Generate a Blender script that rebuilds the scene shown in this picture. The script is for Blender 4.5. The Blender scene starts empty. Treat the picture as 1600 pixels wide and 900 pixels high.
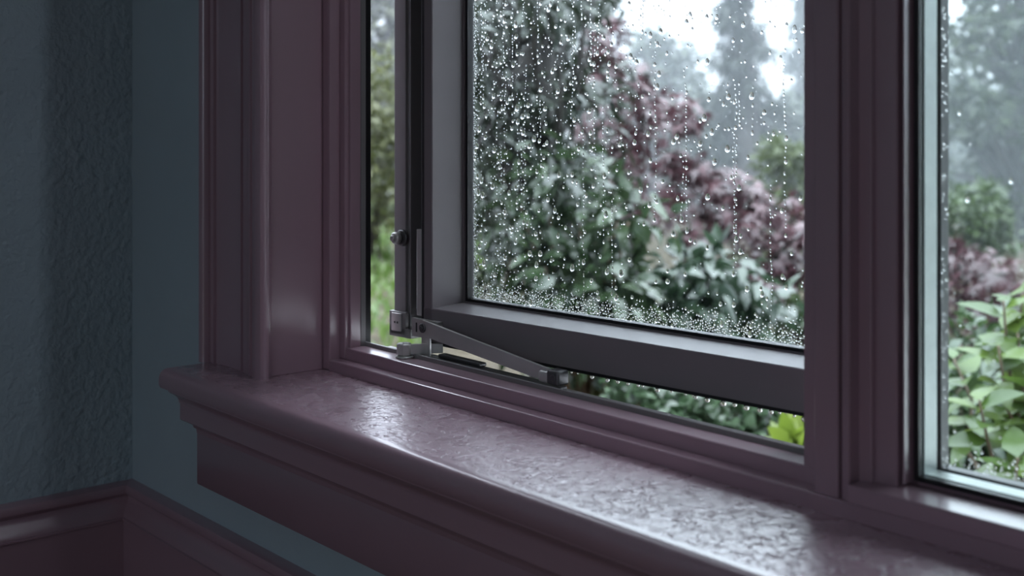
import bpy, bmesh, math, random
import numpy as np
from mathutils import Vector, Matrix

random.seed(7)
RNG = np.random.default_rng(11)
scn = bpy.context.scene
COL = scn.collection
R = math.radians

# ------------------------------------------------------------------ camera, sky, light, exposure
ZO = 0.62                      # the camera stands 0.62 m above the floor; heights below are given from the camera's eye line
FPX, HORIZON, VPX = 1950.0, 185.0, -860.0      # focal length in pixels, eye line, vanishing point of the window wall (1600 x 900)
ANG = math.atan2(800 - VPX, FPX)
FWD = np.array([-math.cos(ANG), math.sin(ANG), 0.0])
RGT = np.array([math.sin(ANG), math.cos(ANG), 0.0])
EYE = -(1.4 * FWD + 1.4 * (207 - 800) / FPX * RGT)

cam_data = bpy.data.cameras.new('camera')
cam = bpy.data.objects.new('camera', cam_data)
COL.objects.link(cam)
cam.location = (EYE[0], EYE[1], ZO)
cam.rotation_euler = (R(90), 0, math.atan2(FWD[1], FWD[0]) - R(90))
cam_data.sensor_width = 36.0
cam_data.lens = 36.0 * FPX / 1600.0
cam_data.shift_y = -(450.0 - HORIZON) / 1600.0
cam_data.clip_start = 0.02
cam_data.clip_end = 200.0
cam_data.dof.use_dof = True
cam_data.dof.focus_distance = 1.08
cam_data.dof.aperture_fstop = 7.0
scn.camera = cam

world = bpy.data.worlds.new('overcast_sky')
scn.world = world
world.use_nodes = True
wbg = world.node_tree.nodes['Background']
# overcast, steeply graded: horizon darkened, overhead made far brighter to light the room, wet ground tone below it
wnt = world.node_tree
wtc = wnt.nodes.new('ShaderNodeTexCoord')
wsx = wnt.nodes.new('ShaderNodeSeparateXYZ')
wrp = wnt.nodes.new('ShaderNodeValToRGB')
wnt.links.new(wtc.outputs['Generated'], wsx.inputs[0])
wmr = wnt.nodes.new('ShaderNodeMapRange')
wmr.inputs['From Min'].default_value = -1.0
wnt.links.new(wsx.outputs['Z'], wmr.inputs['Value'])
wnt.links.new(wmr.outputs[0], wrp.inputs['Fac'])
els = wrp.color_ramp.elements
els[0].position, els[0].color = 0.0, (0.06, 0.065, 0.06, 1)
els[1].position, els[1].color = 1.0, (0.94, 1.04, 1.18, 1)
e_ = els.new(0.485); e_.color = (0.07, 0.075, 0.07, 1)
e_ = els.new(0.505); e_.color = (0.085, 0.097, 0.120, 1)
e_ = els.new(0.56); e_.color = (0.115, 0.130, 0.160, 1)
wnt.links.new(wrp.outputs[0], wbg.inputs['Color'])
wbg.inputs['Strength'].default_value = 2.0

scn.view_settings.view_transform = 'Standard'
scn.view_settings.look = 'None'
scn.view_settings.gamma = 1.0
scn.view_settings.use_curve_mapping = False
scn.view_settings.exposure = 2.45
scn.cycles.max_bounces = 10
scn.cycles.diffuse_bounces = 4
scn.cycles.transparent_max_bounces = 24
scn.cycles.volume_bounces = 3
scn.cycles.sample_clamp_indirect = 4.0
scn.cycles.caustics_refractive = True
scn.cycles.caustics_reflective = False


def portal(name, loc, rot, sx, sy):
    l = bpy.data.lights.new(name, 'AREA')
    l.shape = 'RECTANGLE'
    l.size, l.size_y = sx, sy
    l.cycles.is_portal = True
    o = bpy.data.objects.new(name, l)
    COL.objects.link(o)
    o.location = loc
    o.rotation_euler = rot
    return o


# daylight comes in through the openings only: sampling portals, they give off no light themselves
OPEN_TOP = 1.55
portal('window_daylight', (1.27, 0.30, ZO + (OPEN_TOP - 0.22) / 2), (R(-90), 0, 0), 1.96, OPEN_TOP + 0.22)
portal('room_window_daylight', (2.3, -3.44, ZO + 0.65), (R(90), 0, 0), 1.4, 1.4)


# ------------------------------------------------------------------ helpers
def P3(px, py, depth):
    """A point of the garden seen at photo position px, py and standing that far away."""
    return EYE + depth * (FWD + (px - 800) / FPX * RGT + np.array([0, 0, -(py - HORIZON) / FPX]))


def project(p):
    q = np.asarray(p) - EYE
    dd = q @ FWD
    return 800 + FPX * (q @ RGT) / dd, HORIZON - FPX * q[..., 2] / dd, dd


def tag(o, label=None, cat=None, group=None, kind=None):
    if label: o['label'] = label
    if cat: o['category'] = cat
    if group: o['group'] = group
    if kind: o['kind'] = kind
    return o


def thing(name, base, rz=0.0):
    o = bpy.data.objects.new(name, None)
    COL.objects.link(o)
    o.empty_display_size = 0.02
    o.location = (base[0], base[1], base[2] + ZO)
    o.rotation_euler = (0, 0, rz)
    return o


def link(name, me, material, parent=None, offset=(0, 0, 0)):
    o = bpy.data.objects.new(name, me)
    COL.objects.link(o)
    if material is not None and len(me.materials) == 0:
        me.materials.append(material)
    o.location = offset
    if parent is not None:
        o.parent = parent
    return o


class MB:
    """Collects shapes; build() links them as one mesh object."""

    def __init__(self):
        self.bm = bmesh.new()

    def box(self, a, b, bevel=0.0, seg=2):
        x0, y0, z0 = a
        x1, y1, z1 = b
        vs = [self.bm.verts.new(p) for p in ((x0, y0, z0), (x1, y0, z0), (x1, y1, z0), (x0, y1, z0), (x0, y0, z1), (x1, y0, z1), (x1, y1, z1), (x0, y1, z1))]
        fs = [self.bm.faces.new([vs[i] for i in f]) for f in ((3, 2, 1, 0), (4, 5, 6, 7), (0, 1, 5, 4), (1, 2, 6, 5), (2, 3, 7, 6), (3, 0, 4, 7))]
        if bevel:
            es = list({e for f in fs for e in f.edges})
            bmesh.ops.bevel(self.bm, geom=es, offset=bevel, segments=seg, affect='EDGES', profile=0.5, clamp_overlap=True)
        return self

    def sweep(self, prof, axis, a, b):
        """Closed outline prof pushed along an axis. axis z: prof (x,y); axis x: prof (y,z); axis y: prof (x,z)."""
        def at(p, t):
            return {'z': (p[0], p[1], t), 'x': (t, p[0], p[1]), 'y': (p[0], t, p[1])}[axis]
        r0 = [self.bm.verts.new(at(p, a)) for p in prof]
        r1 = [self.bm.verts.new(at(p, b)) for p in prof]
        n = len(prof)
        for i in range(n):
            self.bm.faces.new((r0[i], r0[(i + 1) % n], r1[(i + 1) % n], r1[i]))
        self.bm.faces.new(r0)
        self.bm.faces.new(r1)
        return self

    def hull(self, pts_a, pts_b):
        """Two matching outlines joined to a solid."""
        r0 = [self.bm.verts.new(p) for p in pts_a]
        r1 = [self.bm.verts.new(p) for p in pts_b]
        n = len(r0)
        for i in range(n):
            self.bm.faces.new((r0[i], r0[(i + 1) % n], r1[(i + 1) % n], r1[i]))
        self.bm.faces.new(r0)
        self.bm.faces.new(r1)
        return self

    def disc(self, c, axis, rad, depth, seg=20, bevel=0.0):
        """A short cylinder from c along axis."""
        ax = Vector(axis).normalized()
        u = ax.orthogonal().normalized()
        v = ax.cross(u)
        c = Vector(c)
        rings = [(0, rad)] if not bevel else [(0, rad - bevel), (bevel, rad)]
        rings += [(depth, rad)] if not bevel else [(depth - bevel, rad), (depth, rad - bevel)]
        rs = []
        for t, rr in rings:
            rs.append([self.bm.verts.new(c + ax * t + (u * math.cos(2 * math.pi * k / seg) + v * math.sin(2 * math.pi * k / seg)) * rr) for k in range(seg)])
        for a, b in zip(rs, rs[1:]):
            for k in range(seg):
                self.bm.faces.new((a[k], a[(k + 1) % seg], b[(k + 1) % seg], b[k]))
        self.bm.faces.new(rs[0])
        self.bm.faces.new(rs[-1])
        return self

    def tube(self, pts, rads, seg=6):
        pts = [Vector(p) for p in pts]
        rs = []
        for i, p in enumerate(pts):
            t = (pts[min(i + 1, len(pts) - 1)] - pts[max(i - 1, 0)])
            if t.length < 1e-9: t = Vector((0, 0, 1))
            t.normalize()
            u = t.orthogonal().normalized()
            v = t.cross(u)
            rr = rads[i]
            rs.append([self.bm.verts.new(p + (u * math.cos(2 * math.pi * k / seg) + v * math.sin(2 * math.pi * k / seg)) * rr) for k in range(seg)])
        for a, b in zip(rs, rs[1:]):
            for k in range(seg):
                self.bm.faces.new((a[k], a[(k + 1) % seg], b[(k + 1) % seg], b[k]))
        self.bm.faces.new(rs[0])
        self.bm.faces.new(rs[-1])
        return self

    def build(self, name, material, parent=None, smooth=None, base=None, edge_bevel=None):
        bm = self.bm
        if edge_bevel:
            es = [e for e in bm.edges if len(e.link_faces) == 2 and e.calc_face_angle(0) > R(40)]
            bmesh.ops.bevel(bm, geom=es, offset=edge_bevel, segments=2, affect='EDGES', profile=0.5, clamp_overlap=True)
        bmesh.ops.recalc_face_normals(bm, faces=bm.faces)
        if parent is None:
            xs = np.array([v.co[:] for v in bm.verts])
            lo, hi = xs.min(0), xs.max(0)
            b = Vector(((lo[0] + hi[0]) / 2, (lo[1] + hi[1]) / 2, lo[2]))
            off = (b.x, b.y, b.z + ZO)
        else:
            b = Vector(base) if base is not None else Vector((0, 0, 0))
            off = (0, 0, 0)
        bmesh.ops.translate(bm, vec=-b, verts=bm.verts)
        me = bpy.data.meshes.new(name)
        bm.to_mesh(me)
        bm.free()
        if smooth:
            for p in me.polygons: p.use_smooth = True
            me.set_sharp_from_angle(angle=R(smooth))
        return link(name, me, material, parent, off)


# ------------------------------------------------------------------ materials
def new_mat(name):
    m = bpy.data.materials.new(name)
    m.use_nodes = True
    nt = m.node_tree
    nt.nodes.clear()
    out = nt.nodes.new('ShaderNodeOutputMaterial')
    return m, nt, out


def N(nt, kind, **kw):
    n = nt.nodes.new(kind)
    for k, v in kw.items():
        if k in n.inputs: n.inputs[k].default_value = v
        else: setattr(n, k, v)
    return n


def paint(name, col, rough=0.4, metallic=0.0, spec=0.5, vary=0.12, vscale=6.0, bumps=(), rough_vary=0.0, rscale=20.0, coat=0.0, streak=None):
    """A painted or bare solid: colour with slight wear, relief from layers of noise (scale, strength, distance, kind)."""
    m, nt, out = new_mat(name)
    b = N(nt, 'ShaderNodeBsdfPrincipled')
    nt.links.new(b.outputs[0], out.inputs['Surface'])
    b.inputs['Metallic'].default_value = metallic
    b.inputs['Roughness'].default_value = rough
    b.inputs['Specular IOR Level'].default_value = spec
    b.inputs['Coat Weight'].default_value = coat
    b.inputs['Coat Roughness'].default_value = 0.22
    tc = N(nt, 'ShaderNodeNewGeometry')
    vec = tc.outputs['Position']
    if streak:
        mp = N(nt, 'ShaderNodeMapping')
        mp.inputs['Scale'].default_value = streak
        nt.links.new(vec, mp.inputs['Vector'])
        vec = mp.outputs[0]
    no = N(nt, 'ShaderNodeTexNoise', Scale=vscale, Detail=5.0, Roughness=0.6)
    nt.links.new(vec, no.inputs['Vector'])
    rmp = N(nt, 'ShaderNodeValToRGB')
    c0 = [c * (1 - vary) for c in col] + [1]
    c1 = [min(1, c * (1 + vary)) for c in col] + [1]
    rmp.color_ramp.elements[0].color = c0
    rmp.color_ramp.elements[1].color = c1
    rmp.color_ramp.elements[0].position = 0.3
    rmp.color_ramp.elements[1].position = 0.7
    nt.links.new(no.outputs['Fac'], rmp.inputs['Fac'])
    nt.links.new(rmp.outputs[0], b.inputs['Base Color'])
    if rough_vary:
        n2 = N(nt, 'ShaderNodeTexNoise', Scale=rscale, Detail=4.0)
        nt.links.new(tc.outputs['Position'], n2.inputs['Vector'])
        mr = N(nt, 'ShaderNodeMapRange')
        mr.inputs['From Min'].default_value = 0.3
        mr.inputs['From Max'].default_value = 0.7
        mr.inputs['To Min'].default_value = max(0.02, rough - rough_vary)
        mr.inputs['To Max'].default_value = rough + rough_vary
        nt.links.new(n2.outputs['Fac'], mr.inputs['Value'])
        nt.links.new(mr.outputs[0], b.inputs['Roughness'])
    prev = None
    for (sc, st, dist, kind) in bumps:
        if kind == 'noise':
            t = N(nt, 'ShaderNodeTexNoise', Scale=sc, Detail=6.0, Roughness=0.55)
            h = t.outputs['Fac']
        elif kind == 'ridge':
            t = N(nt, 'ShaderNodeTexNoise', Scale=sc, Detail=3.0, Roughness=0.6, Distortion=0.6)
            t.noise_type = 'RIDGED_MULTIFRACTAL'
            t.normalize = True
            h = t.outputs['Fac']
        elif kind == 'crack':
            wn = N(nt, 'ShaderNodeTexNoise', Scale=sc * 1.5, Detail=3.0)
            nt.links.new(tc.outputs['Position'], wn.inputs['Vector'])
            ad = N(nt, 'ShaderNodeVectorMath', operation='MULTIPLY_ADD')
            ad.inputs[1].default_value = (0.03, 0.03, 0.03)
            nt.links.new(wn.outputs['Color'], ad.inputs[0])
            nt.links.new(tc.outputs['Position'], ad.inputs[2])
            t = N(nt, 'ShaderNodeTexVoronoi', Scale=sc)
            t.feature = 'DISTANCE_TO_EDGE'
            nt.links.new(ad.outputs[0], t.inputs['Vector'])
            cr = N(nt, 'ShaderNodeMapRange')
            cr.inputs['From Max'].default_value = 0.05
            nt.links.new(t.outputs['Distance'], cr.inputs['Value'])
            h = cr.outputs[0]
        if kind != 'crack':
            nt.links.new(vec, t.inputs['Vector'])
        bp = N(nt, 'ShaderNodeBump', Strength=st, Distance=dist)
        nt.links.new(h, bp.inputs['Height'])
        if prev is not None:
            nt.links.new(prev.outputs[0], bp.inputs['Normal'])
        prev = bp
    if prev is not None:
        nt.links.new(prev.outputs[0], b.inputs['Normal'])
        nt.links.new(prev.outputs[0], b.inputs['Coat Normal'])
    return m


def glass_sheet(name, tint=(0.96, 0.985, 0.975)):
    m, nt, out = new_mat(name)
    tr = N(nt, 'ShaderNodeBsdfTransparent', Color=(*tint, 1))
    gl = N(nt, 'ShaderNodeBsdfGlossy', Roughness=0.0)
    fr = N(nt, 'ShaderNodeFresnel', IOR=1.3)
    mx = N(nt, 'ShaderNodeMixShader')
    nt.links.new(fr.outputs[0], mx.inputs[0])
    nt.links.new(tr.outputs[0], mx.inputs[1])
    nt.links.new(gl.outputs[0], mx.inputs[2])
    nt.links.new(mx.outputs[0], out.inputs['Surface'])
    return m


def water(name):
    m, nt, out = new_mat(name)
    g = N(nt, 'ShaderNodeBsdfGlass', IOR=1.333, Roughness=0.0)
    nt.links.new(g.outputs[0], out.inputs['Surface'])
    return m


def leafmat(name, c0, c1, rough=0.35, trans=0.3, spec=0.6, single=False):
    """Wet leaf: colour differs from leaf to leaf, light passes through a little."""
    m, nt, out = new_mat(name)
    if single:
        rnd = N(nt, 'ShaderNodeObjectInfo').outputs['Random']
    else:
        rnd = N(nt, 'ShaderNodeNewGeometry').outputs['Random Per Island']
    rmp = N(nt, 'ShaderNodeValToRGB')
    rmp.color_ramp.elements[0].color = (*[c * 0.52 for c in c0], 1)
    rmp.color_ramp.elements[1].color = (*[c * 0.52 for c in c1], 1)
    nt.links.new(rnd, rmp.inputs['Fac'])
    b = N(nt, 'ShaderNodeBsdfPrincipled', Roughness=rough)
    b.inputs['Specular IOR Level'].default_value = spec
    t = N(nt, 'ShaderNodeBsdfTranslucent')
    nt.links.new(rmp.outputs[0], b.inputs['Base Color'])
    nt.links.new(rmp.outputs[0], t.inputs['Color'])
    mx = N(nt, 'ShaderNodeMixShader')
    mx.inputs[0].default_value = trans
    nt.links.new(b.outputs[0], mx.inputs[1])
    nt.links.new(t.outputs[0], mx.inputs[2])
    nt.links.new(mx.outputs[0], out.inputs['Surface'])
    return m


PLUM = (0.305, 0.192, 0.232)
M = {}
M['plum'] = paint('plum_gloss_paint', PLUM, 0.32, vary=0.08, spec=1.0, coat=0.8, bumps=((90, 0.05, 0.001, 'noise'),), streak=(1, 1, 0.12))
M['plum_rail'] = paint('plum_gloss_paint_rail', PLUM, 0.32, vary=0.08, spec=1.0, coat=0.8, bumps=((90, 0.05, 0.001, 'noise'),), streak=(0.12, 1, 1))
M['stool'] = paint('plum_wet_gloss_paint', (0.36, 0.228, 0.278), 0.28, vary=0.10, vscale=9,
                   bumps=((38, 0.12, 0.004, 'noise'), (240, 0.36, 0.0018, 'noise'), (70, 0.45, 0.0016, 'crack')), rough_vary=0.08, rscale=60, spec=1.0, coat=1.0)
M['teal'] = paint('teal_wall_paint', (0.345, 0.425, 0.465), 0.62, vary=0.06, vscale=3, spec=0.35,
                  bumps=((26, 0.16, 0.006, 'noise'), (120, 0.12, 0.002, 'noise')))
M['teal_rough'] = paint('teal_trowelled_plaster', (0.345, 0.425, 0.465), 0.55, vary=0.07, vscale=4, spec=0.4,
                        bumps=((22, 0.25, 0.012, 'noise'), (55, 0.30, 0.006, 'ridge'), (140, 0.75, 0.004, 'noise')))
M['sash'] = paint('brown_grey_coated_metal', (0.20, 0.175, 0.185), 0.36, vary=0.05, bumps=((300, 0.05, 0.0006, 'noise'),))
M['track'] = paint('dark_bronze_metal', (0.20, 0.19, 0.188), 0.35, vary=0.1, spec=0.5)
M['rubber'] = paint('black_rubber', (0.008, 0.008, 0.009), 0.42, vary=0.2, vscale=60)
M['hinge'] = paint('dull_steel', (0.56, 0.55, 0.53), 0.32, metallic=0.6, vary=0.05, vscale=40)
M['dark_steel'] = paint('blackened_steel', (0.09, 0.09, 0.092), 0.35, metallic=0.6, vary=0.2, vscale=60)
M['spacer'] = paint('pale_aluminium_spacer', (0.62, 0.68, 0.66), 0.4, metallic=0.3, vary=0.08, vscale=80, bumps=((400, 0.2, 0.001, 'noise'),))
M['glass'] = glass_sheet('window_glass')
M['water'] = water('rain_water')
M['white'] = paint('white_ceiling_paint', (0.55, 0.55, 0.53), 0.8, vary=0.03)
M['floorboard'] = paint('stained_oak', (0.16, 0.09, 0.05), 0.4, vary=0.3, vscale=8, streak=(1, 8, 1))
M['soil'] = paint('wet_bark_mulch', (0.06, 0.05, 0.033), 0.7, spec=0.12, vary=0.5, vscale=14, bumps=((30, 0.9, 0.05, 'noise'),))
M['bark'] = paint('wet_dark_bark', (0.035, 0.03, 0.028), 0.5, vary=0.4, vscale=20, bumps=((40, 0.8, 0.01, 'noise'),))
M['twig'] = paint('brown_twig', (0.10, 0.06, 0.035), 0.5, vary=0.3, vscale=30)
M['clad'] = paint('grey_outside_boards', (0.07, 0.068, 0.065), 0.5, vary=0.08)

# ------------------------------------------------------------------ the room
FLOOR, CEIL = -0.62, 2.05
XR, YF = 4.2, -3.4
OPX0, OPX1 = 0.289, 2.27          # window opening in the wall
SILLZ = -0.241                    # top of the stool


def struct(o, label):
    return tag(o, label, kind='structure')


struct(MB().box((0, YF, FLOOR - 0.1), (XR, 0, FLOOR)).build('floor', M['floorboard']), 'stained wooden floor of the room')
struct(MB().box((0, YF, CEIL), (XR, 0, CEIL + 0.1)).build('ceiling', M['white']), 'plain white ceiling of the room')
struct(MB().box((-0.12, YF - 0.12, FLOOR - 0.1), (0, 0.10, CEIL + 0.1)).build('wall_left', M['teal_rough']), 'teal wall with rough trowelled plaster beside the window')
struct(MB().box((XR, YF - 0.12, FLOOR - 0.1), (XR + 0.12, 0.10, CEIL + 0.1)).build('wall_right', M['teal']), 'teal wall across the room')
w = MB()
w.box((0, 0, FLOOR - 0.1), (OPX0, 0.10, CEIL + 0.1))
w.box((OPX0, 0, FLOOR - 0.1), (OPX1, 0.10, -0.262))
w.box((OPX0, 0, OPEN_TOP + 0.02), (OPX1, 0.10, CEIL + 0.1))
w.box((OPX1, 0, FLOOR - 0.1), (XR, 0.10, CEIL + 0.1))
struct(w.build('wall_back', M['teal']), 'smooth teal wall around the plum window')
w = MB()
w.box((0, YF - 0.12, FLOOR - 0.1), (1.6, YF, CEIL + 0.1))
w.box((3.0, YF - 0.12, FLOOR - 0.1), (XR, YF, CEIL + 0.1))
w.box((1.6, YF - 0.12, FLOOR - 0.1), (3.0, YF, -0.05))
w.box((1.6, YF - 0.12, 1.35), (3.0, YF, CEIL + 0.1))
struct(w.build('wall_front', M['teal']), 'teal wall with a second window behind the viewer')

# baseboards with a moulded cap
BB = [(0, -0.404), (0.009, -0.4045), (0.0125, -0.4065), (0.0140, -0.410), (0.0135, -0.4145), (0.0110, -0.4175), (0.0085, -0.4195), (0.0085, -0.4225),
      (0.0105, -0.4265), (0.0140, -0.4305), (0.0172, -0.4345), (0.0185, -0.4385), (0.0205, -0.4392), (0.0205, -0.4412), (0.0178, -0.4424), (0.0178, FLOOR), (0, FLOOR)]
struct(MB().sweep([(p, z) for p, z in BB], 'y', YF, 0.0).build('baseboard_left', M['plum_rail'], smooth=32), 'plum baseboard with moulded cap under the rough plaster wall')
struct(MB().sweep([(-p, z) for p, z in BB], 'x', 0.0, XR).build('baseboard_back', M['plum_rail'], smooth=32), 'plum baseboard with moulded cap under the window')

# ------------------------------------------------------------------ casing (architrave) at the side of the window
cas = thing('trim_1', (0.26, 0.0, SILLZ))
struct(cas, 'plum moulded casing up the side of the window')
cb = (0.26, 0.0, SILLZ)
prof = [(0.199, 0.0), (0.1975, -0.014), (0.1985, -0.0175), (0.2015, -0.0192), (0.2055, -0.0185), (0.208, -0.0160), (0.2088, -0.0105), (0.2135, -0.0098),
        (0.2148, -0.0118), (0.2180, -0.0118), (0.2186, -0.0088), (0.232, -0.0076), (0.245, -0.0072), (0.258, -0.0076), (0.2675, -0.0086),
        (0.2685, -0.0040), (0.2720, -0.0040), (0.2732, -0.0090), (0.2800, -0.0098), (0.2860, -0.0112), (0.2900, -0.0128), (0.2930, -0.0128), (0.2938, -0.0108),
        (0.2995, -0.0112), (0.3010, -0.0142), (0.3060, -0.0165), (0.3115, -0.0165), (0.3160, -0.0145), (0.3180, -0.0105), (0.3172, -0.0062), (0.3130, -0.0030), (0.3110, 0.0)]
MB().sweep(prof, 'z', SILLZ, OPEN_TOP + 0.02).build('casing', M['plum'], cas, smooth=38, base=cb)
MB().sweep([(-0.0005 - abs(y), OPEN_TOP + (0.318 - x)) for x, y in prof], 'x', 0.2, 2.36).build('head_casing', M['plum_rail'], cas, smooth=38, base=cb)

# ------------------------------------------------------------------ stool (inner sill) with bed moulding and apron
sil = thing('trim_2', (1.27, -0.03, -0.362))
struct(sil, 'wet glossy plum window sill with moulded edge and apron')
sb = (1.27, -0.03, -0.362)
X0, X1 = 0.2085, 2.38
st = MB()
rr = 0.009
nose = [(0.0, SILLZ)] + [(-0.0642 + rr - rr * math.sin(t), SILLZ - rr + rr * math.cos(t)) for t in np.linspace(0, math.pi / 2, 7)] + [(-0.0642, -0.2560), (-0.0630, -0.2588), (-0.0600, -0.2600), (0.0, -0.2600)]
st.box((X0, -0.0500, -0.2600), (X1, 0.0, SILLZ))
nose = [(-0.0500, SILLZ)] + nose[1:-1] + [(-0.0500, -0.2600)]
MB().sweep(nose, 'x', X0, X1).build('nosing', M['plum_rail'], sil, smooth=40, base=sb)
st.box((OPX0, 0.0, -0.2600), (OPX1, 0.075, SILLZ))
st.build('stool', M['stool'], sil, smooth=40, base=sb)
# one closed outline for the moulding: upper cove, flat band, lower cove
bed = [(0.0, -0.2600), (-0.0560, -0.2600), (-0.0560, -0.2632), (-0.0540, -0.2650), (-0.0500, -0.2672), (-0.0466, -0.2702), (-0.0450, -0.2735), (-0.0450, -0.2752),
       (-0.0438, -0.2760), (-0.0438, -0.2915), (-0.0425, -0.2928), (-0.0385, -0.2932), (-0.0345, -0.2948), (-0.0310, -0.2985), (-0.0295, -0.3022), (-0.0270, -0.3035), (-0.0262, -0.3078), (0.0, -0.3078)]
MB().sweep(bed, 'x', X0 + 0.003, X1 - 0.003).build('bed_moulding', M['plum_rail'], sil, smooth=38, base=sb)
MB().box((0.1985, -0.0200, -0.362), (X1 + 0.006, 0.0, -0.3078), bevel=0.0012).build('apron', M['plum_rail'], sil, smooth=30, base=sb)

# ------------------------------------------------------------------ window_1: lining, stepped frame, mullion, track
w1 = thing('window_1', (0.60, 0.05, SILLZ))
struct(w1, 'plum casement window frame with stepped stops, its sash open to the rain')
b1 = (0.60, 0.05, SILLZ)
XJ = 0.310
MB().box((OPX0, 0.0, SILLZ), (XJ, 0.10, OPEN_TOP), bevel=0.0008).build('jamb_lining', M['plum'], w1, base=b1)
MB().box((OPX0, 0.0, OPEN_TOP), (OPX1, 0.10, OPEN_TOP + 0.02)).build('head_lining', M['plum_rail'], w1, base=b1)
sx1, sx2 = 0.322, 0.3332
MB().box((XJ, 0.056, SILLZ + 0.0003), (sx1, 0.10, OPEN_TOP), bevel=0.0011).build('outer_stop', M['plum'], w1, base=b1)
MB().box((sx1 - 0.002, 0.068, -0.2304), (sx2 - 0.003, 0.0845, OPEN_TOP), bevel=0.0012).build('inner_stop', M['plum'], w1, base=b1)
MB().box((sx2 - 0.007, 0.0725, -0.2304), (sx2, 0.0845, OPEN_TOP), bevel=0.0009).build('inner_stop_bead', M['plum'], w1, base=b1)
MB().box((sx1 - 0.001, 0.0848, -0.2194), (sx2 - 0.0005, 0.0905, OPEN_TOP), bevel=0.0005).build('weather_strip', M['track'], w1, base=b1)
MB().box((sx1 - 0.001, 0.0908, -0.2194), (sx2 - 0.0035, 0.0985, OPEN_TOP), bevel=0.0005).build('rubber_seal', M['rubber'], w1, base=b1)
# bottom rails of the frame: two steps and the metal track
XM = 0.876
MB().box((sx1 - 0.0004, 0.056, SILLZ - 0.004), (OPX1 - 0.02, 0.10, -0.2304), bevel=0.0013).build('lower_stop', M['plum_rail'], w1, base=b1)
MB().box((sx1 - 0.0015, 0.0695, -0.2315), (XM + 0.006, 0.0900, -0.2194), bevel=0.0013).build('upper_stop', M['plum_rail'], w1, base=b1)
tr = MB()
tr.box((sx2 - 0.004, 0.0900, -0.232), (XM + 0.006, 0.0925, -0.2158), bevel=0.0005)
tr.box((sx2 - 0.004, 0.0925, -0.232), (XM + 0.006, 0.1220, -0.2240))
tr.build('metal_track', M['track'], w1, base=b1)
MB().sweep([(0.100, -0.262), (0.122, -0.232), (0.122, -0.2275), (0.170, -0.2500), (0.170, -0.262)], 'x', OPX0 - 0.03, OPX1 + 0.03).build('outside_sill', M['clad'], w1, base=b1)
# mullion between the two lights
mull = [(0.8758, 0.0590), (0.8768, 0.0580), (0.8925, 0.0580), (0.8935, 0.0590), (0.8935, 0.0630), (0.8960, 0.0630), (0.8960, 0.0592), (0.9003, 0.0582), (0.9013, 0.0592), (0.9013, 0.0690),
        (0.9090, 0.0690), (0.9098, 0.0698), (0.9098, 0.0733), (0.9238, 0.0733), (0.9245, 0.0740), (0.9245, 0.0860), (0.9300, 0.105), (0.8500, 0.105), (0.8500, 0.0900), (0.8600, 0.0700), (0.8758, 0.0700)]
MB().sweep(mull, 'z', -0.2304, OPEN_TOP).build('mullion', M['plum'], w1, base=b1)

# ------------------------------------------------------------------ window_2: fixed light
w2 = thing('window_2', (1.6, 0.08, -0.2304))
struct(w2, 'plum fixed window light beside the mullion, raindrops on its glass')
b2 = (1.6, 0.08, -0.2304)
GX0, GX1, GZ0, GZ1 = 0.9307, 2.22, -0.2140, 1.51
MB().box((0.9020, 0.0545, -0.2310), (OPX1 - 0.02, 0.0885, -0.2194), bevel=0.0014).build('bottom_rail', M['plum_rail'], w2, base=b2)
MB().box((0.9275, 0.0900, -0.2310), (OPX1 - 0.02, 0.105, -0.2172), bevel=0.0010).build('glazing_bead', M['plum_rail'], w2, base=b2)
MB().box((0.9262, 0.0765, -0.2185), (0.9273, 0.0900, GZ1), bevel=0.0004).build('glazing_bead', M['plum'], w2, base=b2)
MB().box((GX1 + 0.004, 0.0545, -0.2194), (OPX1, 0.105, OPEN_TOP)).build('side_stile', M['plum'], w2, base=b2)
MB().box((0.9300, 0.0545, GZ1), (OPX1, 0.105, OPEN_TOP)).build('top_rail', M['plum_rail'], w2, base=b2)


def ring(name, x0, x1, z0, z1, wd, y0, y1, material, parent, base):
    m = MB()
    m.box((x0 - wd, y0, z0 - wd), (x0, y1, z1 + wd))
    m.box((x1, y0, z0 - wd), (x1 + wd, y1, z1 + wd))
    m.box((x0, y0, z0 - wd), (x1, y1, z0))
    m.box((x0, y0, z1), (x1, y1, z1 + wd))
    return m.build(name, material, parent, base=base)


ring('gasket', GX0 + 0.0004, GX1, GZ0 - 0.0002, GZ1, 0.0033, 0.0862, 0.0898, M['rubber'], w2, b2)
ring('spacer_bar', GX0 + 0.0005, GX1, GZ0, GZ1, 0.003, 0.0925, 0.1060, M['spacer'], w2, b2)
ring('outer_gasket', GX0 + 0.0010, GX1, GZ0 + 0.0008, GZ1, 0.004, 0.1100, 0.1185, M['rubber'], w2, b2)
MB().box((GX0 - 0.002, 0.0899, GZ0 - 0.002), (GX1 + 0.002, 0.0924, GZ1 + 0.002)).build('pane', M['glass'], w2, base=b2)
MB().box((GX0 - 0.002, 0.1065, GZ0 - 0.002), (GX1 + 0.002, 0.1095, GZ1 + 0.002)).build('pane', M['glass'], w2, base=b2)

# ------------------------------------------------------------------ open casement sash, swung out about 4.6 degrees
SA = R(4.563)
SP = np.array([0.4132, 0.1100, 0.0])
SE = np.array([math.cos(SA), math.sin(SA), 0])
SN = np.array([-math.sin(SA), math.cos(SA), 0])
SBZ, STZ = -0.2070, 1.520
SW = 0.412                      # clear glass width
sash = thing('casement_sash', (SP[0], SP[1], SBZ), SA)
tag(sash, 'open brown-grey casement sash with rain-covered glass, swung out over the sill', 'window sash')


def loc_z(z):
    return z - SBZ


def sbuild(mb, name, mat, smooth=None):
    bmesh.ops.translate(mb.bm, vec=(0, 0, -SBZ), verts=mb.bm.verts)
    return mb.build(name, mat, sash, smooth=smooth)


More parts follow.
